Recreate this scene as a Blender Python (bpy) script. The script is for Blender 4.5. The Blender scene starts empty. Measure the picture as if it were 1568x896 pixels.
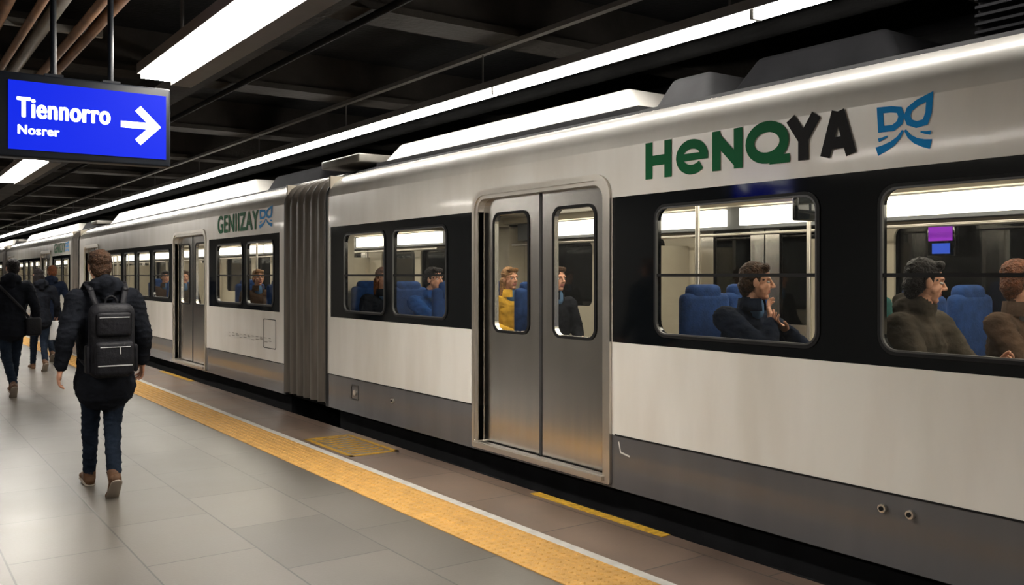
import bpy, bmesh, math, random
from mathutils import Vector, Matrix, noise
random.seed(3)
scene=bpy.context.scene
D=4.2          # x of the train side
XF=7.0         # far side of the train
# ---------------------------------------------------------------- materials
MAT={}
def base(name):
    m=bpy.data.materials.new(name); m.use_nodes=True
    nt=m.node_tree; b=nt.nodes['Principled BSDF']; MAT[name]=m
    return m,nt,b
def pm(name,col,rough=.5,metal=0,var=.15,scale=4,bump=0,bscale=60,coat=0,stretch=(1,1,1),emit=None,es=0,rvar=0,spec=.35):
    m,nt,b=base(name); N=nt.nodes; L=nt.links
    tc=N.new('ShaderNodeTexCoord'); mp=N.new('ShaderNodeMapping'); mp.inputs['Scale'].default_value=stretch
    L.new(tc.outputs['Object'],mp.inputs['Vector'])
    nz=N.new('ShaderNodeTexNoise'); nz.inputs['Scale'].default_value=scale; nz.inputs['Detail'].default_value=6
    L.new(mp.outputs['Vector'],nz.inputs['Vector'])
    cr=N.new('ShaderNodeValToRGB')
    cr.color_ramp.elements[0].position=.3; cr.color_ramp.elements[1].position=.7
    cr.color_ramp.elements[0].color=tuple(c*(1-var) for c in col)+(1,)
    cr.color_ramp.elements[1].color=tuple(min(1,c*(1+var)) for c in col)+(1,)
    L.new(nz.outputs['Fac'],cr.inputs['Fac']); L.new(cr.outputs['Color'],b.inputs['Base Color'])
    b.inputs['Roughness'].default_value=rough; b.inputs['Metallic'].default_value=metal
    b.inputs['Specular IOR Level'].default_value=spec
    b.inputs['Coat Weight'].default_value=coat; b.inputs['Coat Roughness'].default_value=.15
    if rvar:
        mr=N.new('ShaderNodeMapRange'); mr.inputs['To Min'].default_value=max(0,rough-rvar); mr.inputs['To Max'].default_value=rough+rvar
        L.new(nz.outputs['Fac'],mr.inputs['Value']); L.new(mr.outputs['Result'],b.inputs['Roughness'])
    if bump:
        n2=N.new('ShaderNodeTexNoise'); n2.inputs['Scale'].default_value=bscale; n2.inputs['Detail'].default_value=4
        L.new(mp.outputs['Vector'],n2.inputs['Vector'])
        bp=N.new('ShaderNodeBump'); bp.inputs['Strength'].default_value=bump; bp.inputs['Distance'].default_value=.02
        L.new(n2.outputs['Fac'],bp.inputs['Height']); L.new(bp.outputs['Normal'],b.inputs['Normal'])
    if emit:
        b.inputs['Emission Color'].default_value=tuple(emit)+(1,); b.inputs['Emission Strength'].default_value=es
    return m
def em(name,col,s,basec=None):
    return pm(name,basec or col,.5,emit=col,es=s,var=.02,spec=.05)
def paint():
    m,nt,b=base('train_paint'); N=nt.nodes; L=nt.links
    g=N.new('ShaderNodeNewGeometry'); sx=N.new('ShaderNodeSeparateXYZ'); L.new(g.outputs['Position'],sx.inputs[0])
    mp=N.new('ShaderNodeMapping'); mp.inputs['Scale'].default_value=(1,2.2,.5); L.new(g.outputs['Position'],mp.inputs['Vector'])
    nz=N.new('ShaderNodeTexNoise'); nz.inputs['Scale'].default_value=1.2; nz.inputs['Detail'].default_value=7
    L.new(mp.outputs['Vector'],nz.inputs['Vector'])
    w=N.new('ShaderNodeValToRGB'); w.color_ramp.elements[0].position=.3; w.color_ramp.elements[1].position=.6
    w.color_ramp.elements[0].color=(.68,.645,.585,1); w.color_ramp.elements[1].color=(.78,.755,.705,1)
    L.new(nz.outputs['Fac'],w.inputs['Fac'])
    k=N.new('ShaderNodeValToRGB'); k.color_ramp.elements[0].color=(.066,.066,.071,1); k.color_ramp.elements[1].color=(.11,.11,.115,1)
    L.new(nz.outputs['Fac'],k.inputs['Fac'])
    lt=N.new('ShaderNodeMath'); lt.operation='LESS_THAN'; lt.inputs[1].default_value=.50; L.new(sx.outputs['Z'],lt.inputs[0])
    mx=N.new('ShaderNodeMixRGB'); L.new(lt.outputs[0],mx.inputs['Fac']); L.new(w.outputs['Color'],mx.inputs['Color1']); L.new(k.outputs['Color'],mx.inputs['Color2'])
    L.new(mx.outputs['Color'],b.inputs['Base Color']); b.inputs['Roughness'].default_value=.25
    b.inputs['Coat Weight'].default_value=.6; b.inputs['Coat Roughness'].default_value=.07
    n3=N.new('ShaderNodeTexNoise'); n3.inputs['Scale'].default_value=.9; n3.inputs['Detail'].default_value=1; L.new(g.outputs['Position'],n3.inputs['Vector'])
    bp=N.new('ShaderNodeBump'); bp.inputs['Strength'].default_value=.14; bp.inputs['Distance'].default_value=.02; L.new(n3.outputs['Fac'],bp.inputs['Height'])
    L.new(bp.outputs['Normal'],b.inputs['Normal']); L.new(bp.outputs['Normal'],b.inputs['Coat Normal'])
paint()
pm('roof_white',(.42,.405,.375),.45,var=.1,scale=2)
pm('roof_grey',(.035,.035,.037),.7,var=.2,scale=3,spec=.1)
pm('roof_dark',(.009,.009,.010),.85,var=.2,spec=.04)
pm('band_black',(.004,.005,.006),.07,var=.1,spec=.5)
pm('rubber',(.010,.010,.011),.6,var=.2,spec=.15)
pm('window_trim',(.06,.06,.06),.35,var=.2,spec=.4)
pm('rubber_grey',(.04,.04,.04),.45,var=.2,spec=.2)
pm('bellows',(.12,.105,.09),.40,var=.25,scale=3,stretch=(1,6,.5),bump=.05,bscale=30,spec=.3)
pm('steel',(.60,.58,.55),.22,1,var=.06,scale=2.0,stretch=(1,7,.3),rvar=.05)
pm('steel_frame',(.66,.62,.56),.30,.92,var=.06,scale=4,rvar=.03)
pm('underframe',(.008,.008,.009),.8,var=.3,spec=.1)
pm('cream',(.50,.45,.36),.5,var=.06,spec=.2)
pm('interior_grey',(.12,.125,.13),.5,var=.1,spec=.2)
pm('interior_floor',(.04,.04,.045),.5)
em('interior_tube',(1,.90,.73),4.5)
em('interior_ceiling_light',(1,.89,.72),19)
em('tube',(1,.955,.88),32)
em('panel_tube',(1,.945,.86),64)
em('screen_purple',(.25,.03,.45),.6); em('screen_blue',(.03,.08,.5),.6)
pm('lamp_housing',(.13,.125,.12),.5,var=.1,spec=.2)
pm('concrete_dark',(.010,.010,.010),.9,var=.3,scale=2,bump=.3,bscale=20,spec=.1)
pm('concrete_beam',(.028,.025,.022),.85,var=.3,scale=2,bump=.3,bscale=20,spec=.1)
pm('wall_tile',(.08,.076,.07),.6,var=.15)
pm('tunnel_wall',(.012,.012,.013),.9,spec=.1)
pm('conduit_brown',(.20,.105,.055),.6,var=.3,scale=5)
pm('conduit_grey',(.24,.225,.20),.45,.3,var=.2)
pm('ballast',(.02,.018,.016),.95,var=.5,scale=20,bump=.8,bscale=40,spec=.1)
pm('yellow_paint',(.50,.29,.03),.5,var=.35,scale=30,spec=.2)
pm('tactile_yellow',(.60,.34,.095),.5,var=.14,scale=10,bump=.3,bscale=120,spec=.25)
pm('white_line',(.56,.55,.52),.5,var=.15,scale=8,spec=.2)
pm('logo_green',(.004,.105,.036),.45,var=.04,spec=.06)
pm('logo_black',(.010,.009,.010),.45,var=.04,spec=.06)
pm('logo_blue',(.010,.26,.66),.45,var=.04,spec=.06)
em('sign_blue',(.004,.022,.82),.95,(.002,.004,.06))
em('sign_white',(.9,.95,1),1.3)
pm('sign_frame',(.006,.008,.012),.4,spec=.2)
pm('seat_blue',(.012,.034,.11),.85,var=.25,scale=20,bump=.2,bscale=80,spec=.1)
pm('seat_green',(.012,.055,.05),.85,var=.2,scale=20,spec=.1)
pm('white_plastic',(.5,.5,.48),.4)
def cloth(n,c,v=.35): pm(n,c,.9,var=v,scale=9,bump=.5,bscale=18,spec=.06)
cloth('jacket_black',(.007,.008,.011)); cloth('jacket_navy',(.006,.009,.018)); cloth('jacket_olive',(.038,.031,.023)); cloth('jacket_brown',(.046,.028,.018)); cloth('jacket_blue',(.010,.045,.16)); cloth('jacket_yellow',(.42,.24,.03))
cloth('jeans',(.008,.012,.020)); pm('pack_black',(.006,.006,.008),.55,var=.4,scale=8,bump=.4,bscale=30,spec=.15)
pm('scarf_grey',(.10,.10,.10),.9,var=.3,scale=30,spec=.05)
pm('shirt_blue',(.08,.15,.26),.9,var=.2,spec=.05)
pm('skin',(.42,.21,.135),.55,var=.10,scale=14,spec=.25)
pm('lips',(.28,.085,.07),.5)
pm('eye_white',(.5,.47,.45),.3); pm('eye_dark',(.01,.007,.006),.3)
pm('hair_brown',(.036,.017,.008),.6,var=.6,scale=45,bump=.9,bscale=110,spec=.15)
pm('hair_black',(.007,.005,.005),.55,var=.5,scale=45,bump=.9,bscale=110,spec=.15)
pm('hair_ginger',(.09,.030,.011),.6,var=.5,scale=45,bump=.8,bscale=110,spec=.15)
pm('hair_blond',(.18,.095,.04),.6,var=.4,scale=45,bump=.8,bscale=110,spec=.15)
pm('shoe_brown',(.075,.036,.017),.6,var=.3,scale=14,spec=.2); pm('shoe_sole',(.24,.20,.16),.7)
pm('reflective',(.35,.35,.35),.4)
pm('bag_white',(.4,.4,.4),.6); pm('bag_red',(.38,.012,.02),.6,spec=.2)
def glass(name,tint,f0,f1):
    m,nt,b=base(name); N=nt.nodes; L=nt.links; N.remove(b)
    tr=N.new('ShaderNodeBsdfTransparent'); tr.inputs[0].default_value=tint+(1,)
    gl=N.new('ShaderNodeBsdfGlossy'); gl.inputs['Roughness'].default_value=.02
    lw=N.new('ShaderNodeLayerWeight'); lw.inputs['Blend'].default_value=.5
    pw=N.new('ShaderNodeMath'); pw.operation='POWER'; pw.inputs[1].default_value=4; L.new(lw.outputs['Facing'],pw.inputs[0])
    ma=N.new('ShaderNodeMath'); ma.operation='MULTIPLY_ADD'; ma.inputs[1].default_value=f1; ma.inputs[2].default_value=f0; L.new(pw.outputs[0],ma.inputs[0])
    mx=N.new('ShaderNodeMixShader'); L.new(ma.outputs[0],mx.inputs[0]); L.new(tr.outputs[0],mx.inputs[1]); L.new(gl.outputs[0],mx.inputs[2])
    L.new(mx.outputs[0],N['Material Output'].inputs[0])
glass('window_glass',(.88,.90,.90),.045,.5)
def floor_mat(name,c1,c2,mort,bw,bh,rough,ms=.006,lo=.78,hi=1.08,rv=.05,bs=.12):
    m,nt,b=base(name); N=nt.nodes; L=nt.links
    g=N.new('ShaderNodeNewGeometry')
    mp=N.new('ShaderNodeMapping'); mp.inputs['Rotation'].default_value=(0,0,math.pi/2); L.new(g.outputs['Position'],mp.inputs['Vector'])
    br=N.new('ShaderNodeTexBrick'); br.inputs['Scale'].default_value=1; br.inputs['Brick Width'].default_value=bw; br.inputs['Row Height'].default_value=bh
    br.inputs['Mortar Size'].default_value=ms; br.inputs['Mortar Smooth'].default_value=.3
    br.inputs['Color1'].default_value=c1+(1,); br.inputs['Color2'].default_value=c2+(1,); br.inputs['Mortar'].default_value=mort+(1,)
    L.new(mp.outputs[0],br.inputs['Vector'])
    nz=N.new('ShaderNodeTexNoise'); nz.inputs['Scale'].default_value=1.6; nz.inputs['Detail'].default_value=8; nz.inputs['Roughness'].default_value=.6; L.new(g.outputs['Position'],nz.inputs['Vector'])
    r=N.new('ShaderNodeValToRGB'); r.color_ramp.elements[0].position=.32; r.color_ramp.elements[1].position=.68
    r.color_ramp.elements[0].color=(lo,lo*.985,lo*.97,1); r.color_ramp.elements[1].color=(hi,hi,hi,1); L.new(nz.outputs['Fac'],r.inputs['Fac'])
    mx=N.new('ShaderNodeMixRGB'); mx.blend_type='MULTIPLY'; mx.inputs['Fac'].default_value=1
    L.new(br.outputs['Color'],mx.inputs['Color1']); L.new(r.outputs['Color'],mx.inputs['Color2']); L.new(mx.outputs['Color'],b.inputs['Base Color'])
    mr=N.new('ShaderNodeMapRange'); mr.inputs['From Min'].default_value=.25; mr.inputs['From Max'].default_value=.75; mr.inputs['To Min'].default_value=rough-rv; mr.inputs['To Max'].default_value=rough+rv
    L.new(nz.outputs['Fac'],mr.inputs['Value']); L.new(mr.outputs['Result'],b.inputs['Roughness'])
    n2=N.new('ShaderNodeTexNoise'); n2.inputs['Scale'].default_value=70; n2.inputs['Detail'].default_value=2; L.new(g.outputs['Position'],n2.inputs['Vector'])
    mt=N.new('ShaderNodeMath'); mt.operation='MULTIPLY_ADD'; mt.inputs[1].default_value=-1.5; L.new(br.outputs['Fac'],mt.inputs[0]); L.new(n2.outputs['Fac'],mt.inputs[2])
    bp=N.new('ShaderNodeBump'); bp.inputs['Strength'].default_value=bs; bp.inputs['Distance'].default_value=.003
    L.new(mt.outputs[0],bp.inputs['Height']); L.new(bp.outputs['Normal'],b.inputs['Normal'])
floor_mat('platform_tile',(.122,.108,.093),(.088,.078,.067),(.036,.032,.029),.95,.62,.35,.006)
floor_mat('edge_slab',(.22,.152,.112),(.155,.105,.08),(.05,.038,.032),.9,.65,.38,.006,.6,1.12,.08)

# ---------------------------------------------------------------- mesh builder
class MB:
    def __init__(s): s.v=[];s.f=[];s.m=[];s.sm=[]
    def add(s,v,f,mat,M=None,smooth=False):
        o=len(s.v)
        for p in v:
            p=Vector(p); s.v.append(tuple(M@p) if M else tuple(p))
        for i,q in enumerate(f):
            s.f.append([o+k for k in q]); s.m.append(mat if isinstance(mat,str) else mat[i]); s.sm.append(smooth)
    def box(s,x0,x1,y0,y1,z0,z1,mat,M=None):
        v=[(x,y,z) for x in(x0,x1) for y in(y0,y1) for z in(z0,z1)]
        s.add(v,[(0,1,3,2),(4,6,7,5),(0,4,5,1),(2,3,7,6),(0,2,6,4),(1,5,7,3)],mat,M)
    def rbox(s,x0,x1,y0,y1,z0,z1,r,mat,M=None,seg=3):
        bm=bmesh.new(); bmesh.ops.create_cube(bm,size=1)
        for w in bm.verts: w.co=Vector(((x0+x1)/2+w.co.x*(x1-x0),(y0+y1)/2+w.co.y*(y1-y0),(z0+z1)/2+w.co.z*(z1-z0)))
        bmesh.ops.bevel(bm,geom=bm.edges[:],offset=r,segments=seg,affect='EDGES',profile=.5)
        bm.verts.index_update()
        s.add([w.co.copy() for w in bm.verts],[[w.index for w in f.verts] for f in bm.faces],mat,M,True); bm.free()
    def cyl(s,p0,p1,r,mat,n=12,r1=None,M=None):
        p0=Vector(p0);p1=Vector(p1); d=(p1-p0).normalized(); a=d.orthogonal().normalized(); b=d.cross(a)
        r1=r if r1 is None else r1
        v=[p0+(a*math.cos(t)+b*math.sin(t))*r for t in[2*math.pi*i/n for i in range(n)]]+[p1+(a*math.cos(t)+b*math.sin(t))*r1 for t in[2*math.pi*i/n for i in range(n)]]
        s.add(v,[(i,(i+1)%n,n+(i+1)%n,n+i) for i in range(n)],mat,M,True)
        s.add(v[:n],[list(range(n))[::-1]],mat,M); s.add(v[n:],[list(range(n))],mat,M)
    def extr(s,prof,y0,y1,mat,closed=False,caps=False,smooth=False):
        n=len(prof); v=[(x,y0,z) for x,z in prof]+[(x,y1,z) for x,z in prof]
        k=n if closed else n-1
        s.add(v,[(i,(i+1)%n,n+(i+1)%n,n+i) for i in range(k)],mat,None,smooth)
        if caps: s.add(v,[list(range(n)),list(range(2*n-1,n-1,-1))],mat)
    def plate(s,loops,x0,x1,mat):
        cu=bpy.data.curves.new('c','CURVE'); cu.dimensions='2D'; cu.fill_mode='BOTH'; cu.extrude=(x1-x0)/2
        for lp in loops:
            sp=cu.splines.new('POLY'); sp.points.add(len(lp)-1)
            for i,(a,b) in enumerate(lp): sp.points[i].co=(a,b,0,1)
            sp.use_cyclic_u=True
        o=bpy.data.objects.new('t',cu); scene.collection.objects.link(o)
        dg=bpy.context.evaluated_depsgraph_get(); me=bpy.data.meshes.new_from_object(o.evaluated_get(dg))
        xm=(x0+x1)/2
        s.add([(xm+v.co.z,v.co.x,v.co.y) for v in me.vertices],[list(p.vertices) for p in me.polygons],mat)
        bpy.data.objects.remove(o); bpy.data.curves.remove(cu); bpy.data.meshes.remove(me)
    def obj(s,name,parent=None,sharp=None,loc=None,rot=0):
        me=bpy.data.meshes.new(name); me.from_pydata(s.v,[],s.f)
        names=[]
        for m in s.m:
            if m not in names: names.append(m)
        for m in names: me.materials.append(MAT[m])
        for p,m,sm in zip(me.polygons,s.m,s.sm): p.material_index=names.index(m); p.use_smooth=sm
        me.update()
        o=bpy.data.objects.new(name,me); scene.collection.objects.link(o)
        if sharp is not None:
            try: me.set_sharp_from_angle(angle=math.radians(sharp))
            except Exception: pass
        if parent: o.parent=parent
        if loc: o.location=loc
        o.rotation_euler[2]=rot
        return o
def empty(name):
    e=bpy.data.objects.new(name,None); scene.collection.objects.link(e); e.empty_display_size=.1; return e
def rr(a0,a1,b0,b1,r,n=6,rb=None):
    rb=r if rb is None else rb
    pts=[]
    for k,(t0,q) in enumerate(((0,r),(90,r),(180,rb),(270,rb))):
        cx=(a1-q) if k in(0,3) else (a0+q); cy=(b1-q) if k<2 else (b0+q)
        for i in range(n+1):
            t=math.radians(t0+90*i/n); pts.append((cx+q*math.cos(t),cy+q*math.sin(t)))
    return pts
def rect(a0,a1,b0,b1): return [(a0,b0),(a1,b0),(a1,b1),(a0,b1)]

# ---------------------------------------------------------------- shell
def simple(name,*boxes):
    m=MB()
    for b in boxes: m.box(*b)
    return m.obj(name)
Y0,Y1=-14,72
simple('floor',(-4,3.40,Y0,Y1,-.2,0,'platform_tile'))
simple('platform_edge_coping',(3.40,4.03,Y0+.02,Y1-.02,-.2,0,'edge_slab'),(3.45,3.92,Y0+.02,Y1-.02,-1.2,-.2,'concrete_dark'))
simple('track_bed',(3.92,8.58,Y0+.02,Y1-.02,-1.35,-1.2,'ballast'))
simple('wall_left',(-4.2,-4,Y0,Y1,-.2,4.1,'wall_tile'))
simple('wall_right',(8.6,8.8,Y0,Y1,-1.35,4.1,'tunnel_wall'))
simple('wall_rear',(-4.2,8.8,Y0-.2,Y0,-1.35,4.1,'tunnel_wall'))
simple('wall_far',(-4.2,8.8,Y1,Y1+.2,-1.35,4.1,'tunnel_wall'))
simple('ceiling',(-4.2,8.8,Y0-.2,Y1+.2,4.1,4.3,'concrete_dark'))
m=MB()
m.box(2.93,3.33,Y0,Y1,.0,.006,'tactile_yellow')
y=2.2
while y<24:
    for i in range(7):
        x=2.96+i*.057
        r0,r1=.017,.010
        v=[(x+r0*math.cos(k*1.047),y+r0*math.sin(k*1.047),.006) for k in range(6)]+[(x+r1*math.cos(k*1.047),y+r1*math.sin(k*1.047),.011) for k in range(6)]
        m.add(v,[(k,(k+1)%6,6+(k+1)%6,6+k) for k in range(6)]+[(6,7,8,9,10,11)],'tactile_yellow')
    y+=.057
m.obj('tactile_paving_strip')
simple('white_platform_line',(3.335,3.40,Y0,Y1,.0,.005,'white_line'))
m=MB()
for a,b in((4.0,5.35),(14.0,15.8),(-3.9,-2.1),(22,23.5)): m.box(3.955,4.03,a,b,.0,.004,'yellow_paint')
m.obj('yellow_door_edge_marking')
m=MB()
for (xa,xb,ya,yb) in((3.46,3.94,7.35,7.40),(3.46,3.94,8.35,8.40),(3.46,3.50,7.35,8.4),(3.90,3.94,7.35,8.4)): m.box(xa,xb,ya,yb,.0,.004,'yellow_paint')
for i in range(9):
    yy=7.48+i*.1; m.box(3.54,3.86,yy,yy+.028,.0,.004,'yellow_paint')
m.obj('yellow_hatched_floor_marking')

for i,yb in enumerate([-9.6,-6.4,-3.2,0,3.2,6.4,9.7,13,16.3,19.6,22.9,26.2,30,34,38,43,48,54,60]):
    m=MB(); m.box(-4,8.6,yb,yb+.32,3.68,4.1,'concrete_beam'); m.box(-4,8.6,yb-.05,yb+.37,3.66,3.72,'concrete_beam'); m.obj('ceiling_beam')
m=MB()
for x,z,r,c in((.62,3.50,.035,'conduit_brown'),(.80,3.55,.045,'conduit_brown'),(.98,3.50,.03,'conduit_brown'),(1.12,3.56,.05,'conduit_grey'),(1.32,3.5,.035,'conduit_brown'),(1.45,3.54,.04,'conduit_brown')):
    m.cyl((x,Y0,z),(x,Y1,z),r,c,10)
for yy in range(-12,60,2): m.box(.5,1.6,yy+.2,yy+.25,3.60,3.66,'conduit_grey')
m.obj('ceiling_conduits')
m=MB()
m.box(2.35,2.75,Y0,Y1,3.50,3.56,'concrete_beam'); m.box(2.35,2.37,Y0,Y1,3.56,3.66,'concrete_beam'); m.box(2.73,2.75,Y0,Y1,3.56,3.66,'concrete_beam')
m.obj('cable_tray')
m=MB()
for x,z,r in((5.9,3.58,.07),(7.4,3.54,.12),(3.2,3.62,.03)): m.cyl((x,Y0,z),(x,Y1,z),r,'concrete_dark',10)
m.obj('ceiling_pipes')

# platform lamps (wide fittings), plus an unseen left row added to light the train
for xo in(0,-3.7):
  for ya in(-13.4,-5.7,4.0,13.7,23.4,33.1,42.8,52.5):
    if xo and ya>30: continue
    yb=ya+3.5; m=MB()
    m.box(1.72+xo,2.12+xo,ya-.05,yb+.05,3.19,3.27,'lamp_housing')
    m.box(1.74+xo,1.98+xo,ya,yb,3.15,3.19,'panel_tube')
    m.box(1.98+xo,2.14+xo,ya-.05,yb+.05,3.13,3.20,'lamp_housing')
    for yy in(ya+.5,yb-.5): m.cyl((1.92+xo,yy,3.27),(1.92+xo,yy,4.1),.012,'lamp_housing',6)
    m.obj('ceiling_light')
simple('lamp_support_rail',(4.57,4.63,Y0,Y1,3.62,3.66,'lamp_housing'))
ya=3.83-2.93*5
while ya<66:
    m=MB(); yb=ya+2.90
    m.box(4.545,4.655,ya-.03,yb,3.285,3.35,'lamp_housing')
    m.rbox(4.560,4.640,ya,yb,3.222,3.29,.02,'tube',seg=2)
    m.box(4.558,4.642,ya-.03,ya,3.225,3.3,'white_plastic')
    m.cyl((4.6,ya+.2,3.35),(4.6,ya+.2,3.62),.008,'lamp_housing',6)
    m.obj('tube_light'); ya+=2.93

# ---------------------------------------------------------------- sign
XO=[0.0]
m=MB()
m.rbox(.57,1.565,5.97,6.09,2.29,2.785,.012,'sign_frame')
m.box(.655,1.535,5.962,5.975,2.335,2.735,'sign_blue')
for x in(.90,1.22):
    m.cyl((x,6.03,2.78),(x,6.03,4.1),.018,'sign_frame',10); m.box(x-.05,x+.05,5.99,6.07,2.78,2.80,'sign_frame')
def strokeM(mb,pts,w,mat,fn,closed=False,w1=None):
    n=len(pts); P=[Vector(p) for p in pts]; A=[];B=[]
    for i in range(n):
        if closed: a=P[i-1];c=P[(i+1)%n]
        else: a=P[max(0,i-1)];c=P[min(n-1,i+1)]
        d1=(P[i]-a) ; d2=(c-P[i])
        if d1.length<1e-9:d1=d2
        if d2.length<1e-9:d2=d1
        d1=d1.normalized();d2=d2.normalized()
        n1=Vector((-d1.y,d1.x));n2=Vector((-d2.y,d2.x)); nn=(n1+n2)
        if nn.length<1e-6: nn=n1
        ww=w if w1 is None else w+(w1-w)*i/(n-1)
        nn.normalize(); k=ww/2/max(.45,nn.dot(n1))
        A.append(P[i]+nn*k);B.append(P[i]-nn*k)
    v=[fn(p) for p in A]+[fn(p) for p in B]; q=n if closed else n-1
    mb.add(v,[(n+i,n+(i+1)%n,(i+1)%n,i) for i in range(q)],mat); XO[0]+=.0004
sf=lambda p:(p.x,5.958-XO[0],p.y)
strokeM(m,[(1.265,2.535),(1.45,2.535)],.040,'sign_white',sf)
strokeM(m,[(1.365,2.64),(1.47,2.535),(1.365,2.43)],.046,'sign_white',sf)
def text_into(mb,txt,size,mat,fn,bold=.006,sx=1):
    cu=bpy.data.curves.new('t','FONT'); cu.body=txt; cu.size=size
    cu.fill_mode='FRONT'; cu.space_character=1.08
    o=bpy.data.objects.new('t',cu); scene.collection.objects.link(o)
    dg=bpy.context.evaluated_depsgraph_get(); me=bpy.data.meshes.new_from_object(o.evaluated_get(dg))
    w=max(v.co.x for v in me.vertices)
    for dx,dy in((0,0),(-1,0),(1,0),(0,1),(0,-1),(-.7,.7),(.7,.7),(.7,-.7),(-.7,-.7)):
        mb.add([fn(Vector((v.co.x*sx/w+dx*bold,v.co.y+dy*bold*.6))) for v in me.vertices],[list(p.vertices) for p in me.polygons],mat); XO[0]+=.0003
    bpy.data.objects.remove(o); bpy.data.meshes.remove(me)
text_into(m,'Tiennorro',.165,'sign_white',lambda p:(.70+p.x,5.957-XO[0],2.525+p.y),.0055,sx=.50)
text_into(m,'Nosrer',.075,'sign_white',lambda p:(.70+p.x,5.957-XO[0],2.425+p.y),.003,sx=.22)
m.obj('direction_sign')
m=MB(); m.cyl((1.25,11,3.0),(1.25,11,4.1),.015,'lamp_housing',8); m.rbox(1.1,1.42,10.9,11.1,2.88,3.0,.03,'white_plastic'); m.cyl((1.3,10.88,2.93),(1.3,10.8,2.93),.035,'band_black',12); m.obj('security_camera')

# ---------------------------------------------------------------- train
TR=empty('commuter_train')
ROOF=[(0,2.48),(.012,2.53),(.04,2.59),(.09,2.65),(.16,2.70),(.25,2.745),(.36,2.775)]
def car(y0,y1,doors,bands,wins):
    side=MB(); 
    loops=[rect(y0,y1,.13,2.48)]
    loops+=[rr(a,b,.19,2.245,.11,rb=.02) for a,b in doors]
    loops+=[rect(a,b,1.14,2.14) for a,b in bands]
    side.plate(loops,D,D+.05,'train_paint')
    side.plate(loops,XF-.05,XF,'train_paint')
    pr=[(D+a,b) for a,b in ROOF]; mir=[(D+XF-x,z) for x,z in pr][::-1]
    side.extr(pr,y0,y1,'train_paint',smooth=True); side.extr(mir,y0,y1,'train_paint',smooth=True)
    for ye in(y0,y1-.04):   # open gangway frames
        side.box(D+.05,D+.32,ye,ye+.04,.13,2.48,'cream'); side.box(XF-.32,XF-.05,ye,ye+.04,.13,2.48,'cream'); side.box(D+.03,XF-.03,ye,ye+.04,2.22,2.72,'cream')
    side.obj('body_shell',TR)
    rf=MB()
    rp=[(D+.35,2.76),(D+.38,2.80),(D+.50,2.80),(D+.52,2.84),(D+.9,2.93),(D+1.4,2.96),(XF-.9,2.93),(XF-.52,2.84),(XF-.5,2.80),(XF-.38,2.80),(XF-.35,2.76)]
    rf.extr(rp,y0,y1,'roof_grey',smooth=False,closed=True,caps=True)
    rf.obj('roof',TR)
    bd=MB(); gl=MB()
    for a,b in bands:
        ws=[w for w in wins if w[0]>=a and w[1]<=b]
        for x0,x1 in((D+.004,D+.045),(XF-.045,XF-.004)):
            bd.plate([rect(a,b,1.14,2.14)]+[rr(w0,w1,1.22,2.04,.08) for w0,w1 in ws],x0,x1,'band_black')
        for w0,w1 in ws:
            bd.plate([rr(w0-.022,w1+.022,1.198,2.062,.10),rr(w0,w1,1.22,2.04,.08)],D-.003,D+.012,'rubber')
            bd.plate([rr(w0-.004,w1+.004,1.216,2.044,.084),rr(w0+.006,w1-.006,1.226,2.034,.075)],D-.005,D+.012,'window_trim')
            bd.box(D,D+.03,w0,w1,1.592,1.612,'rubber')
            gl.box(D+.014,D+.018,w0,w1,1.22,2.04,'window_glass')
            gl.box(XF-.018,XF-.014,w0,w1,1.22,2.04,'window_glass')
    bd.obj('window_bands',TR); gl.obj('window_glazing',TR)
    dr=MB(); dg_=MB()
    for a,b in doors:
        for s_ in(0,1):
            X=lambda u:(D+u) if s_==0 else (XF-u)
            def pl(lo,u0,u1,mt,mb=dr): 
                x0,x1=sorted((X(u0),X(u1))); mb.plate(lo,x0,x1,mt)
            pl([rr(a-.085,b+.075,.15,2.315,.16,rb=.02),rr(a-.04,b+.04,.205,2.27,.13,rb=.015)],-.022,.03,'steel_frame')
            pl([rr(a-.045,b+.045,.20,2.275,.13,rb=.015),rr(a,b,.20,2.24,.10,rb=.01)],-.012,.09,'steel_frame')
            c=(a+b)/2
            for l0,l1 in((a,c-.008),(c+.008,b)):
                pw=.47 if (b-a)<1.65 else .5; pc=(l0+l1)/2
                p0,p1=pc-pw/2,pc+pw/2
                pl([rect(l0,l1,.2,2.25),rr(p0,p1,1.15,2.10,.07)],.055,.095,'steel')
                pl([rr(p0-.022,p1+.022,1.128,2.122,.09),rr(p0,p1,1.15,2.10,.07)],.047,.056,'rubber')
                x0,x1=sorted((X(.07),X(.074))); dg_.box(x0,x1,p0,p1,1.15,2.10,'window_glass')
            x0,x1=sorted((X(.05),X(.08))); dr.box(x0,x1,c-.014,c+.014,.2,2.25,'rubber_grey')
            x0,x1=sorted((X(-.05),X(.06))); dr.box(x0,x1,a-.03,b+.03,.17,.20,'steel_frame')
    dr.obj('doors',TR,sharp=30); dg_.obj('door_glazing',TR)
    it=MB()
    it.box(D+.06,XF-.06,y0,y1,.24,.30,'interior_floor')
    it.box(D+.06,XF-.06,y0,y1,2.32,2.36,'cream')
    it.box(XF-.42,XF-.06,y0+.05,y1-.05,2.25,2.32,'cream')
    segs=[]; e=sorted(doors); cur=y0+.05
    for a,b in e: segs.append((cur,a-.1)); cur=b+.1
    segs.append((cur,y1-.05))
    for a,b in segs:
        it.box(D+.055,D+.075,a,b,.3,1.17,'cream'); 
        ws=[rr(max(w0,a+.05),min(w1,b-.05),1.24,2.0,.08) for w0,w1 in wins if w0>=a-.1 and w1<=b+.1]
        it.plate([rect(a,b,.3,2.25)]+ws,XF-.085,XF-.06,'cream')
    y=y0+.4
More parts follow.
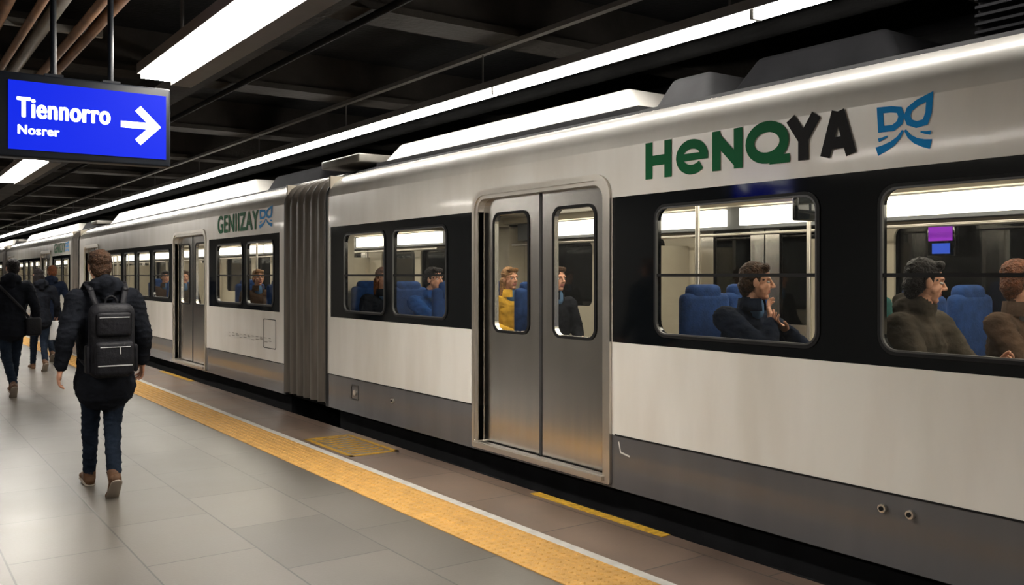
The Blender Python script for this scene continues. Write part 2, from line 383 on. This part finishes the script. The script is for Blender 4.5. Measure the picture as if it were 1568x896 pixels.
    while y<y1-1.4:
        it.box(XF-.36,XF-.30,y,y+1.25,2.07,2.23,'interior_tube'); it.box(5.2,5.5,y,y+1.25,2.305,2.32,'interior_ceiling_light'); it.box(D+.35,D+.45,y,y+1.25,2.305,2.32,'interior_ceiling_light'); y+=1.45
    it.box(XF-.30,XF-.06,y0+.2,y1-.2,2.04,2.25,'interior_grey')
    it.cyl((XF-.45,y0+.3,1.98),(XF-.45,y1-.3,1.98),.014,'steel_frame',8)
    for a,b in doors:
        for yy in(a-.18,b+.18):
            for xx in(D+.75,XF-.75): it.cyl((xx,yy,.3),(xx,yy,2.32),.018,'steel_frame',8)
            it.box(XF-.72,XF-.1,yy-.01,yy+.01,.3,1.9,'cream'); it.box(D+.1,D+.72,yy-.01,yy+.01,.3,1.1,'cream')
    it.obj('interior',TR)
    u=MB(); u.box(D+.12,XF-.12,y0+.1,y1-.1,-.35,.24,'underframe')
    yy=y0+1
    while yy<y1-1.5:
        u.rbox(D+.10,D+.7,yy,yy+1.1,-.75,-.1,.03,'underframe'); yy+=1.9
    for yc in(y0+2.2,y1-2.2):
        for dy in(-.9,.9):
            for xx in(D+.55,XF-.65): u.cyl((xx,yc+dy,-.68),(xx+.1,yc+dy,-.68),.42,'underframe',24)
    u.obj('underframe_and_bogies',TR)
car(-11.9,9.54,[(4.82,6.42),(-3.8,-2.2)],[(-2.0,4.73),(6.50,9.44)],[(3.07,4.30),(1.40,2.68),(-.2,1.05),(-1.7,-.5),(6.95,7.96),(8.14,9.08)])
Bd=[(14.08,15.75),(22.0,23.5)]; Bb=[(10.98,13.88),(15.92,21.8)]; Bw=[(11.2,12.2),(12.38,13.5),(16.1,17.2),(17.42,18.4),(18.6,19.5),(19.75,21.5)]
car(10.78,24.3,Bd,Bb,Bw)
for o in(14.5,29.0,43.5):
    sh=lambda L:[(a+o,b+o) for a,b in L]
    if 24.3+o<Y1: car(10.78+o,24.3+o,sh(Bd),sh(Bb),sh(Bw))
def section(off):
    base_=[(D,.16),(D,1.2),(D,2.44)]+[(D+a,b) for a,b in ROOF[1:]]+[(D+.7,2.86),(D+1.4,2.9)]
    mir=[(D+XF-x,z) for x,z in base_][::-1][1:]
    pts=base_+mir; cx=5.6
    return [(x-(off if x<cx-.6 else (-off if x>cx+.6 else 0)),z+(off if z>2.6 else 0)) for x,z in pts]
m=MB()
for y0,y1,nf in((9.54,10.78,6),(24.3,25.28,5),(38.8,39.78,4),(53.3,54.28,3)):
    k=nf*8; rings=[]
    for i in range(k+1):
        ph=i/k*nf*2*math.pi; off=-.10+.115*abs(math.cos(ph/2))**.5
        rings.append([(x,y0+(y1-y0)*i/k,z) for x,z in section(off)])
    n=len(rings[0]); v=[p for r in rings for p in r]
    m.add(v,[(i*n+j,(i+1)*n+j,(i+1)*n+j+1,i*n+j+1) for i in range(k) for j in range(n-1)],'bellows',None,True)
    m.box(D+.1,XF-.1,y0,y1,.1,.30,'underframe')
    m.box(D+.22,D+.26,y0,y1,.3,2.3,'cream'); m.box(XF-.26,XF-.22,y0,y1,.3,2.3,'cream'); m.box(D+.22,XF-.22,y0,y1,2.3,2.34,'cream')
m.obj('gangway_bellows',TR)
m=MB()
for ye in(9.50,10.76,24.26,25.26,38.76,39.76):
    pr=[(D-.008,.13),(D-.008,2.48)]+[(D+a-.008,b+.006) for a,b in ROOF]
    m.extr(pr,ye,ye+.05,'rubber_grey',smooth=True)
m.obj('car_end_trims',TR)
def fairing(mb,y0,y1,x0,x1,zt,mat,sl=.35,zb=2.82):
    v=[(x0,y0,zb),(x1,y0,zb),(x1,y1,zb),(x0,y1,zb),(x0+.13,y0+sl,zt),(x1-.13,y0+sl,zt),(x1-.13,y1-sl,zt),(x0+.13,y1-sl,zt)]
    bm=bmesh.new(); vs=[bm.verts.new(p) for p in v]
    for q in((0,3,2,1),(4,5,6,7),(0,1,5,4),(1,2,6,5),(2,3,7,6),(3,0,4,7)): bm.faces.new([vs[i] for i in q])
    bm.normal_update(); bmesh.ops.bevel(bm,geom=[e for e in bm.edges if max(w.co.z for w in e.verts)>zt-.01],offset=.05,segments=3,affect='EDGES',profile=.5)
    bm.verts.index_update(); mb.add([w.co.copy() for w in bm.verts],[[w.index for w in f.verts] for f in bm.faces],mat,None,True); bm.free()
m=MB()
fairing(m,5.0,9.35,4.74,6.4,3.08,'roof_white',.3)
m.box(4.70,6.44,5.0,9.3,2.80,2.875,'roof_grey')
fairing(m,4.4,4.98,4.80,6.3,3.08,'roof_grey',.1)
fairing(m,3.0,4.38,4.92,6.3,3.12,'roof_dark',.2)
m.box(4.9,6.3,-1.0,2.55,2.85,3.2,'roof_dark')
for i in range(7): m.box(4.86,4.9,-1.0,2.55,2.90+i*.045,2.915+i*.045,'roof_dark')
m.rbox(4.55,5.6,9.45,10.5,2.90,3.0,.02,'conduit_grey')
for o in(0,14.5,29,43.5):
    fairing(m,13.3+o,23.6+o,4.74,6.4,3.10,'roof_white',.5)
    fairing(m,11.2+o,13.2+o,4.82,6.4,3.08,'roof_dark',.12)
    m.rbox(4.6,5.6,24.3+o,25.0+o,2.88,2.97,.02,'conduit_grey')
m.obj('roof_equipment',TR,sharp=35)
m=MB()
m.box(D-.004,D+.01,-12,4.7,.496,.506,'rubber'); m.box(D-.004,D+.01,6.52,9.5,.496,.506,'rubber')
m.box(D-.004,D+.01,10.8,13.9,.496,.506,'rubber'); m.box(D-.004,D+.01,15.9,21.9,.496,.506,'rubber')
for yy,zz in((2.67,.42),(2.52,.42),(7.95,.37)):
    m.cyl((D-.02,yy,zz),(D+.01,yy,zz),.022,'steel_frame',14); m.cyl((D-.026,yy,zz),(D+.01,yy,zz),.012,'rubber',10)
m.plate([rr(8.72,8.9,.28,.44,.02),rr(8.735,8.885,.295,.425,.015)],D-.004,D+.01,'rubber_grey'); m.cyl((D-.015,8.8,.36),(D,8.8,.36),.03,'steel_frame',12)
strokeM(m,[(0,.1),(.02,.03),(.11,.015)],.012,'white_line',lambda p:(D-.004,4.66-p.x,.36+p.y))
m.plate([rr(11.1,11.55,.66,1.04,.03),rr(11.11,11.54,.67,1.03,.025)],D-.003,D+.01,'rubber_grey')
for i in range(11):
    w=.12+.05*((i*37)%5)/5; y_=12.95-i*.16
    strokeM(m,[(0,0),(w*.8,0)],.012,'conduit_grey',lambda p:(D-.003,y_-p.x,.74+.015*(i%3)+p.y)); strokeM(m,[(0,.05),(w*.6,.05)],.01,'conduit_grey',lambda p:(D-.003,y_-p.x,.74+p.y))
m.obj('side_fittings',TR)
# livery
m=MB(); x_=D-.003; XO[0]=0
ff=lambda p:(x_-XO[0],4.40-p.x,2.235+p.y)
def arc(cx,cy,rx,ry,a0,a1,n=28): return [(cx+rx*math.cos(math.radians(a0+(a1-a0)*i/n)),cy+ry*math.sin(math.radians(a0+(a1-a0)*i/n))) for i in range(n+1)]
G='logo_green';K='logo_black'
for a in([(.035,0),(.035,.24)],[(.21,0),(.21,.24)],[(.03,.118),(.21,.118)]): strokeM(m,a,.066,G,ff)
strokeM(m,arc(.417,.108,.105,.080,0,318),.060,G,ff); strokeM(m,[(.32,.108),(.552,.108)],.045,G,ff)
for a in([(.62,0),(.62,.24)],[(.79,0),(.79,.24)],[(.615,.205),(.795,.03)]): strokeM(m,a,.066,G,ff)
strokeM(m,arc(1.0,.128,.122,.090,0,360)[:-1],.064,G,ff,True); strokeM(m,[(1.02,.024),(1.16,.024)],.05,G,ff)
for a in([(1.165,.24),(1.25,.115)],[(1.335,.24),(1.25,.115)],[(1.25,.13),(1.25,0)]): strokeM(m,a,.066,K,ff)
for a in([(1.39,0),(1.462,.238)],[(1.55,0),(1.478,.238)],[(1.42,.07),(1.52,.07)]): strokeM(m,a,.062,K,ff)
def emblem(fn):
    XO[0]=0; B='logo_blue'
    # two wing outlines (like a bow) with two splayed tails
    strokeM(m,[(.012,.232),(.075,.228),(.118,.218),(.130,.185),(.120,.150),(.085,.128),(.018,.130)],.034,B,fn,True)
    strokeM(m,[(.278,.262),(.215,.240),(.172,.212),(.160,.178),(.172,.145),(.210,.128),(.255,.135),(.272,.180)],.034,B,fn,True)
    strokeM(m,[(.138,.108),(.115,.072),(.080,.045),(.035,.025),(-.005,.012)],.012,B,fn,False,.050)
    strokeM(m,[(.150,.108),(.172,.072),(.205,.045),(.245,.028),(.285,.018)],.012,B,fn,False,.050)
    strokeM(m,[(.055,.088),(.028,.078),(.004,.072)],.008,B,fn,False,.022)
    strokeM(m,[(.232,.088),(.258,.080),(.284,.076)],.008,B,fn,False,.022)
emblem(lambda p:(x_-XO[0],2.70-p.x,2.22+p.y*.95))
for o in(0,14.5):
    XO[0]=0
    text_into(m,'GENIIZAY',.33,G,lambda p:(x_-XO[0],13.45+o-p.x,2.225+p.y*1.05),.016,sx=1.72)
    emblem(lambda p:(x_-XO[0],11.68+o-p.x*1.6,2.23+p.y*.95))
m.obj('livery_lettering',TR)
m=MB(); m.rbox(6.80,6.86,3.72,3.95,1.75,2.0,.01,'band_black'); m.box(6.79,6.80,3.74,3.93,1.87,1.99,'screen_purple'); m.box(6.79,6.80,3.76,3.9,1.77,1.85,'screen_blue'); m.obj('passenger_display_screens',TR)
m=MB(); m.rbox(5.2,5.5,3.95,4.0,1.98,2.2,.01,'band_black'); m.cyl((5.35,3.97,2.2),(5.35,3.97,2.32),.02,'rubber',8); m.obj('hanging_monitor',TR)

# ---------------------------------------------------------------- seats
def seat(x,y,mat='seat_blue',face=-1,z=.30):
    m=MB(); f=-face
    def yb(a,b): return sorted((a*f,b*f))
    a,b=yb(.02,.12); m.rbox(-.22,.22,a,b,.40,1.18,.045,mat)
    a,b=yb(.03,.13); m.rbox(-.15,.15,a,b,1.05,1.24,.045,mat)
    a,b=yb(-.40,.10); m.rbox(-.22,.22,a,b,.38,.48,.04,mat)
    a,b=yb(-.35,.13); m.rbox(-.25,-.22,a,b,.45,.66,.012,'interior_grey'); m.rbox(.22,.25,a,b,.45,.66,.012,'interior_grey')
    a,b=yb(-.05,.05); m.box(-.15,.15,a,b,0,.4,'interior_grey'); 
    a,b=yb(-.3,.1); m.box(-.18,.18,a,b,0,.03,'interior_grey')
    m.obj('train_seat',None,loc=(x,y,z))

# ---------------------------------------------------------------- people
def cap(p0,p1,r0,r1,lab,wide=None,sw=1,sd=1): return dict(p0=Vector(p0),p1=Vector(p1),r0=r0,r1=r1,lab=lab,wide=wide,sw=sw,sd=sd)
def ell(c,r,lab):
    return dict(c=Vector(c),r=Vector(r),lab=lab)
def prim_mesh(q,n=16):
    if 'c' in q:
        m_=8
        rows=[]
        for i in range(1,m_):
            t=math.pi*i/m_
            rows.append([q['c']+Vector((q['r'].x*math.sin(t)*math.cos(a),q['r'].y*math.sin(t)*math.sin(a),-q['r'].z*math.cos(t))) for a in[2*math.pi*k/n for k in range(n)]])
        st=q['c']-Vector((0,0,q['r'].z)); en=q['c']+Vector((0,0,q['r'].z))
    else:
        d=q['p1']-q['p0']; L=d.length
        d=d.normalized() if L>1e-6 else Vector((0,0,1))
        w=Vector(q['wide']) if q['wide'] else d.orthogonal()
        e1=(w-d*w.dot(d)).normalized(); e2=d.cross(e1)
        rows=[]
        for t in(-60,-30,0): rr_=q['r0']; rows.append((q['p0']+d*rr_*.9*math.sin(math.radians(t)),rr_*math.cos(math.radians(t))))
        for t in(0,30,60): rr_=q['r1']; rows.append((q['p1']+d*rr_*.9*math.sin(math.radians(t)),rr_*math.cos(math.radians(t))))
        st=q['p0']-d*q['r0']*.9; en=q['p1']+d*q['r1']*.9
        rows=[[c+e1*(r*q['sw']*math.cos(a))+e2*(r*q['sd']*math.sin(a)) for a in[2*math.pi*k/n for k in range(n)]] for c,r in rows]
    V=[p for r in rows for p in r]; m_=len(rows)
    F=[(i*n+j,i*n+(j+1)%n,(i+1)*n+(j+1)%n,(i+1)*n+j) for i in range(m_-1) for j in range(n)]
    V.append(st);V.append(en); a=len(V)-2;b=len(V)-1
    F+=[(a,(j+1)%n,j) for j in range(n)]+[(b,(m_-1)*n+j,(m_-1)*n+(j+1)%n) for j in range(n)]
    return V,F
def pdist(q,p):
    if 'c' in q:
        d=p-q['c']; k=Vector((d.x/q['r'].x,d.y/q['r'].y,d.z/q['r'].z)).length
        return (k-1)*min(q['r'])
    ab=q['p1']-q['p0']; t=max(0,min(1,(p-q['p0']).dot(ab)/max(1e-9,ab.dot(ab))))
    return (p-(q['p0']+ab*t)).length-(q['r0']+(q['r1']-q['r0'])*t)*(q['sw']+q['sd'])/2
def union(prims,voxel,mb,M=None,smooth=2,disp=0,dscale=9,relabel=None,fold=0):
    V=[];F=[]
    for q in prims:
        v,f=prim_mesh(q); o=len(V); V+=[tuple(p) for p in v]; F+=[[o+k for k in g] for g in f]
    me=bpy.data.meshes.new('u'); me.from_pydata(V,[],F); me.update()
    o=bpy.data.objects.new('u',me); scene.collection.objects.link(o)
    r=o.modifiers.new('r','REMESH'); r.mode='VOXEL'; r.voxel_size=voxel
    s=o.modifiers.new('s','SMOOTH'); s.factor=.5; s.iterations=smooth
    dg=bpy.context.evaluated_depsgraph_get(); dg.update()
    e=o.evaluated_get(dg); m2=bpy.data.meshes.new_from_object(e)
    vs=[v.co.copy() for v in m2.vertices]
    if disp:
        ns=[v.normal.copy() for v in m2.vertices]
        def dd(c):
            a=.6*noise.noise(Vector((c.x*dscale,c.y*dscale,c.z*dscale*1.6)))+.4*noise.noise(c*dscale*2.7)
            if fold: a+=fold*(.5-min(1,abs(noise.noise(Vector((c.x*9+3,c.y*9,c.z*22))))*5))
            return a
        vs=[c+n*disp*dd(c) for c,n in zip(vs,ns)]
    fs=[list(p.vertices) for p in m2.polygons]; labs=[]
    for f in fs:
        c=sum((vs[i] for i in f),Vector((0,0,0)))/len(f)
        l=min(prims,key=lambda q:pdist(q,c))['lab']
        if relabel: l=relabel(c,l)
        labs.append(l)
    mb.add(vs,fs,labs,M,True)
    bpy.data.objects.remove(o); bpy.data.meshes.remove(me); bpy.data.meshes.remove(m2)
def hand(mb,w,d,side,curl=.5,fine=.0045):
    q=Vector((0,0,-1)).rotation_difference(Vector(d).normalized()); M=Matrix.Translation(w)@q.to_matrix().to_4x4()
    P=[cap((0,0,.02),(0,0,-.02),.026,.028,'skin',(0,1,0),1.05,.8),ell((0,0,-.055),(.017,.042,.048),'skin')]
    s=-side
    for k,(yo,l) in enumerate(((.031,.068),(.011,.078),(-.010,.073),(-.030,.057))):
        a=Vector((0,yo,-.088)); c1=.25+curl*.5; ln=[l*.45,l*.32,l*.27]; ang=c1*.5; r=.0088
        for j,x in enumerate(ln):
            b=a+Vector((s*math.sin(ang)*x,yo*.06,-math.cos(ang)*x)); P.append(cap(a,b,r,r*.92,'skin')); a=b; ang+=c1; r*=.92
    P+=[cap((s*.006,.030,-.025),(s*.014,.054,-.060),.014,.011,'skin'),cap((s*.014,.054,-.060),(s*.022,.058,-.092),.0105,.009,'skin')]
    union(P,fine,mb,M,1)
def head(mb,M,hair,vox=.005,longhair=False,fine=False):
    P=[ell((0,-.012,.03),(.073,.092,.086),'skin'),ell((0,.020,-.035),(.057,.066,.078),'skin'),ell((0,.058,-.090),(.025,.024,.020),'skin'),
       cap((-.035,.072,.026),(.035,.072,.026),.012,.012,'skin'),cap((0,.086,.014),(0,.107,-.022),.007,.012,'skin'),cap((-.012,.094,-.026),(.012,.094,-.026),.008,.008,'skin'),
       cap((-.016,.080,-.050),(.016,.080,-.050),.007,.007,'lips'),cap((-.014,.079,-.061),(.014,.079,-.061),.008,.008,'lips'),ell((-.075,-.004,-.008),(.009,.020,.031),'skin'),ell((.075,-.004,-.008),(.009,.020,.031),'skin'),
       cap((-.03,.06,-.018),(-.045,.03,-.045),.020,.018,'skin'),cap((.03,.06,-.018),(.045,.03,-.045),.020,.018,'skin')]
    union(P,vox,mb,M,1)
    H=[ell((0,-.022,.048),(.082,.097,.084),hair),ell((0,-.050,-.005),(.077,.064,.080),hair),cap((-.045,.052,.094),(.045,.047,.096),.022,.026,hair),
       cap((-.072,.01,.04),(-.074,.008,.0),.014,.008,hair),cap((.072,.01,.04),(.074,.008,.0),.014,.008,hair)]
    if longhair: H+=[cap((-.05,-.05,-.02),(-.06,-.05,-.17),.045,.035,hair),cap((.05,-.05,-.02),(.06,-.05,-.17),.045,.035,hair),cap((0,-.07,0),(0,-.08,-.2),.055,.04,hair)]
    else: H+=[cap((0,-.075,-.03),(0,-.06,-.075),.045,.035,hair)]
    union(H,vox,mb,M,1,disp=.008,dscale=34)
    for s in(-1,1):
        e=[ell((s*.031,.069,.004),(.013,.012,.007),'eye_white')]; v,f=prim_mesh(e[0],12); mb.add(v,f,'eye_white',M,True)
        v,f=prim_mesh(ell((s*.031,.079,.004),(.006,.004,.006),'eye_dark'),10); mb.add(v,f,'eye_dark',M,True)
        v,f=prim_mesh(cap((s*.016,.084,.025),(s*.048,.074,.027),.004,.003,hair),8); mb.add(v,f,hair,M,True)
def shoe(mb,ankle,toe_dir,pitch,mat):
    yaw=math.atan2(-toe_dir[0],toe_dir[1])
    M=Matrix.Translation(ankle)@Matrix.Rotation(yaw,4,'Z')@Matrix.Rotation(-pitch,4,'X')
    P=[cap((0,-.015,-.045),(0,.15,-.058),.043,.036,mat,(1,0,0),1,.85),ell((0,.155,-.058),(.047,.055,.028),mat),cap((0,0,.03),(0,-.01,-.04),.046,.045,mat),ell((0,-.035,-.05),(.038,.035,.038),mat)]
    union(P,.008,mb,M,1)
    S=[cap((0,-.035,-.080),(0,.16,-.080),.04,.046,'shoe_sole',(1,0,0),1,.26)]
    v,f=prim_mesh(S[0],20); mb.add(v,f,'shoe_sole',M,True)
def person(name,loc,yaw,J,jacket='jacket_black',pants='jeans',hair='hair_brown',shoes='shoe_brown',hood=True,hem=None,longhair=False,head_yaw=0,head_tilt=0,backpack=False,vox=.013,scale=1,extra=None,curl=.5,bulk=1,scarf=None):
    mb=MB(); j={k:Vector(v) for k,v in J.items() if isinstance(v,tuple)}
    Pv,S,N,Hd=j['pelvis'],j['chest'],j['neck'],j['head']; k=bulk; X=(1,0,0)
    P=[]
    mid=Pv.lerp(S,.5)
    P+=[cap(Pv+Vector((0,0,.02)),mid,.150*k,.150*k,jacket,X,1.08,.80),cap(mid,S,.152*k,.160*k,jacket,X,1.12,.78)]
    for s in('l','r'):
        P+=[cap(S.lerp(N,.2),j['sh_'+s],.10*k,.078*k,jacket),cap(j['sh_'+s],j['el_'+s],.078*k,.064*k,jacket),cap(j['el_'+s],j['wr_'+s]+(j['el_'+s]-j['wr_'+s]).normalized()*.02,.064*k,.046*k,jacket)]
        P+=[cap(j['hip_'+s],j['kn_'+s],.092,.066,pants),cap(j['kn_'+s],j['an_'+s],.064,.048,pants)]
    P+=[cap(S,N,.115*k,.070*k,jacket,X,1.05,.9),cap(Pv+Vector((0,0,-.02)),Pv+Vector((0,0,-.03)),.13,.13,pants,X,1.1,.85)]
    P+=[cap(N,Hd-Vector((0,0,.05)),.055,.052,'skin')]
    if hood: P+=[cap(N+Vector((-.04,.02,.015)),N+Vector((.04,.02,.015)),.052,.052,jacket),cap(N+Vector((-.06,-.055,.0)),N+Vector((.06,-.055,.0)),.072,.072,jacket,None,1,.9),cap(N+Vector((0,-.09,.03)),N+Vector((0,-.10,-.07)),.07,.05,jacket)]
    if hem:
        P+=[cap((Pv.x,Pv.y,hem+.07),Pv+Vector((0,0,.05)),.182*k,.160*k,jacket,X,1.12,.86)]
    rl=None
    if hem: rl=lambda c,l:(jacket if (l==pants and c.z>hem+.0) else l)
    union(P,vox,mb,None,2,disp=.009,dscale=7,relabel=rl,fold=.7)
    if not hood:   # stand-up coat collar + shirt
        for a0 in range(0,360,20):
            if 70<a0<110: continue
            t=math.radians(a0); t2=math.radians(a0+20)
            q=lambda t,z,r:(N.x+r*math.cos(t),N.y+.01+r*math.sin(t),N.z+z)
            mb.add([q(t,-.045,.088*k),q(t2,-.045,.088*k),q(t2,.035,.078*k),q(t,.035,.078*k),q(t,.035,.066),q(t2,.035,.066),q(t,-.03,.06),q(t2,-.03,.06)],[(0,1,2,3),(3,2,5,4),(4,5,7,6)],jacket,None,True)
        v,f=prim_mesh(cap(N+Vector((0,.03,-.05)),N+Vector((0,.035,.0)),.062,.056,'x'),14); mb.add(v,f,scarf or 'shirt_blue',None,True)
    HM=Matrix.Translation(Hd)@Matrix.Rotation(head_yaw,4,'Z')@Matrix.Rotation(head_tilt,4,'X')
    head(mb,HM,hair,longhair=longhair)
    for s,sg in(('l',-1),('r',1)):
        d=(j['wr_'+s]-j['el_'+s]); dd=Vector(J.get('hd_'+s,d))
        hand(mb,j['wr_'+s],dd,sg,curl)
        tp=J.get('toe_'+s,(0,1,0)); shoe(mb,j['an_'+s],tp,J.get('pitch_'+s,0),shoes)
    if backpack:
        mb.rbox(-.155,.155,-.30,-.135,.86,1.40,.07,'pack_black',seg=4)
        mb.rbox(-.13,.13,-.35,-.28,.88,1.13,.035,'pack_black',seg=4)
        mb.rbox(-.12,.12,-.325,-.28,1.16,1.34,.03,'pack_black',seg=4)
        mb.rbox(-.175,-.145,-.26,-.16,.90,1.10,.014,'pack_black'); mb.rbox(.145,.175,-.26,-.16,.90,1.10,.014,'pack_black')
        mb.box(-.115,.115,-.353,-.349,.955,.963,'reflective')
        mb.cyl((-.10,-.352,1.09),(.10,-.352,1.09),.003,'reflective',6)
        mb.cyl((-.10,-.328,1.30),(.10,-.328,1.30),.003,'reflective',6)
        mb.cyl((.03,-.355,1.09),(.032,-.358,1.04),.004,'reflective',6)
        prev=None
        for i in range(9):
            t=math.pi*i/8; p=Vector((-.04*math.cos(t),-.20,1.40+.05*math.sin(t)))
            if prev: mb.cyl(prev,p,.009,'pack_black',8)
            prev=p
        for s in(-1,1):
            pts=[(s*.09,-.15,1.38),(s*.12,-.10,1.50),(s*.13,.0,1.545),(s*.14,.09,1.49),(s*.15,.145,1.35),(s*.16,.14,1.15),(s*.17,.0,1.0),(s*.15,-.15,.95)]
            for a,b in zip(pts,pts[1:]): mb.add(*prim_mesh(cap(a,b,.022,.022,'pack_black',X,1.0,.4),10),'pack_black',None,True)
    if extra: extra(mb)
    o=mb.obj(name,None,loc=loc,rot=yaw); o.scale=(scale,)*3
    return o
walk=dict(pelvis=(0,0,.96),chest=(0,.015,1.30),neck=(0,.02,1.52),head=(-.03,.04,1.665),
 sh_l=(-.19,.01,1.43),sh_r=(.19,.01,1.43),el_l=(-.275,-.07,1.16),el_r=(.265,-.01,1.16),wr_l=(-.305,-.03,.93),wr_r=(.29,.12,.93),
 hip_l=(-.085,0,.92),hip_r=(.085,0,.92),kn_l=(-.07,.17,.50),kn_r=(.05,.0,.50),an_l=(-.055,.29,.087),an_r=(.0,-.30,.165),
 pitch_r=.75,pitch_l=-.10)
def flip(J):
    R={}
    for k,v in J.items():
        k2=k[:-1]+('r' if k.endswith('_l') else 'l') if k[-2:] in('_l','_r') else k
        R[k2]=(-v[0],)+tuple(v[1:]) if isinstance(v,tuple) else v
    return R
person('walking_man',(1.43,7.25,0),0,walk,hem=.70,backpack=True,bulk=1.07,vox=.010)
def shoulderbag(mb):
    for a,b in(((-.18,-.10,1.48),(.1,-.19,1.15)),((.1,-.19,1.15),(.24,-.12,.95))): mb.add(*prim_mesh(cap(a,b,.018,.018,'x',(1,0,0),1,.5),8),'pack_black',None,True)
    mb.rbox(.16,.34,-.18,-.02,.78,1.02,.03,'pack_black')
person('walking_man',(1.54,13.75,0),0,flip(walk),hem=.80,hair='hair_black',bulk=1.05,extra=shoulderbag,scale=1.02)
def totebag(mb):
    mb.rbox(.14,.38,.0,.14,.52,.86,.02,'bag_white'); mb.cyl((.2,.07,.86),(.3,.08,.93),.006,'pack_black',6)
person('walking_woman',(2.36,17.1,0),.1,walk,hem=.78,hair='hair_black',longhair=True,bulk=.92,extra=totebag,scale=.96)
person('walking_woman',(2.78,18.9,0),-.05,flip(walk),hem=.78,hair='hair_ginger',jacket='jacket_navy',bulk=.95,scale=1.0)
sit=dict(pelvis=(0,0,.58),chest=(0,.0,.92),neck=(0,.02,1.12),head=(0,.05,1.265),
 sh_l=(-.185,.01,1.03),sh_r=(.185,.01,1.03),el_l=(-.24,.06,.77),el_r=(.24,.06,.77),wr_l=(-.10,.27,.70),wr_r=(.10,.27,.70),
 hip_l=(-.09,0,.56),hip_r=(.09,0,.56),kn_l=(-.11,.42,.56),kn_r=(.11,.42,.56),an_l=(-.11,.42,.10),an_r=(.11,.42,.10))
think=dict(sit); think.update(el_r=(.20,.34,.83),wr_r=(.06,.27,1.02),hd_r=(-.03,-.05,.1),el_l=(-.21,.32,.83),wr_l=(-.02,.32,.96),hd_l=(.1,-.02,.06),chest=(0,.03,.92),neck=(0,.07,1.12),head=(0,.12,1.26))
reach=dict(sit); reach.update(el_l=(-.23,.16,.80),el_r=(.23,.16,.80),wr_l=(-.10,.38,.84),wr_r=(.12,.40,.82))
ZF=.30
PI=math.pi
SP='seated_passenger'
seat(4.62,4.20); seat(5.14,4.30)
person(SP,(4.62,3.95,ZF),PI+.08,think,jacket='jacket_navy',hair='hair_brown',hood=False,bulk=1.08,head_yaw=.62,head_tilt=-.08)
seat(4.62,2.98,'seat_green'); seat(5.2,2.98)
person(SP,(4.62,2.74,ZF),PI,reach,jacket='jacket_olive',hair='hair_black',hood=True,bulk=1.08,head_yaw=.85,head_tilt=-.15)
seat(5.75,2.98)
person(SP,(5.25,2.54,ZF),PI,reach,jacket='jacket_brown',hair='hair_ginger',hood=False,head_yaw=.9,scarf='scarf_grey')
seat(6.3,6.9); person(SP,(6.2,6.65,ZF),PI,sit,jacket='jacket_olive',hair='hair_ginger',hood=False)
seat(4.62,7.6,face=1); person(SP,(4.65,8.1,ZF),PI+.3,think,jacket='jacket_blue',hair='hair_black',hood=False)
seat(4.62,8.35)
seat(4.62,9.25); person(SP,(4.62,9.02,ZF),PI,sit,jacket='jacket_black',hair='hair_ginger',hood=False,longhair=True)
person(SP,(5.6,8.9,ZF),PI,sit,jacket='jacket_navy',hair='hair_blond',hood=False); seat(5.6,9.14)
seat(5.5,8.1); person(SP,(5.5,7.85,ZF),PI,sit,jacket='jacket_yellow',hair='hair_blond',hood=False,longhair=True)
seat(5.3,7.05); person(SP,(5.3,6.8,ZF),PI,sit,jacket='jacket_black',hair='hair_brown',hood=False)
seat(4.62,11.9); person(SP,(4.62,11.66,ZF),PI,sit,jacket='jacket_navy',hair='hair_brown',hood=False)
seat(4.62,13.2); person(SP,(4.62,12.96,ZF),PI,sit,jacket='jacket_brown',hair='hair_blond',hood=False)
seat(5.2,13.2); seat(4.62,17); seat(4.62,18.3)
person(SP,(4.62,18.05,ZF),PI,sit,jacket='jacket_brown',hair='hair_black',hood=False)
person(SP,(4.62,16.76,ZF),PI,sit,jacket='jacket_olive',hair='hair_brown',hood=False)
m=MB(); m.rbox(-.1,.1,-.08,.08,0,.48,.04,'bag_red'); m.rbox(-.07,.07,-.11,-.07,.03,.3,.02,'bag_red'); m.cyl((-.04,0,.48),(.04,0,.50),.01,'bag_red'); m.obj('red_bag',loc=(5.14,4.10,.785))

# ---------------------------------------------------------------- camera, world
cam=bpy.data.cameras.new('camera'); co=bpy.data.objects.new('camera',cam); scene.collection.objects.link(co)
cam.sensor_width=36; cam.lens=1390/1568*36; cam.shift_y=-26/1568; cam.clip_end=200
co.location=(0,0,1.6); co.rotation_euler=(math.pi/2,0,-math.radians(35.3))
scene.camera=co
w=bpy.data.worlds.new('world'); scene.world=w; w.use_nodes=True
w.node_tree.nodes['Background'].inputs[0].default_value=(.01,.012,.015,1); w.node_tree.nodes['Background'].inputs[1].default_value=.3
try:
    scene.view_settings.view_transform='Standard'; scene.view_settings.look='None'
except Exception as e: print(e)
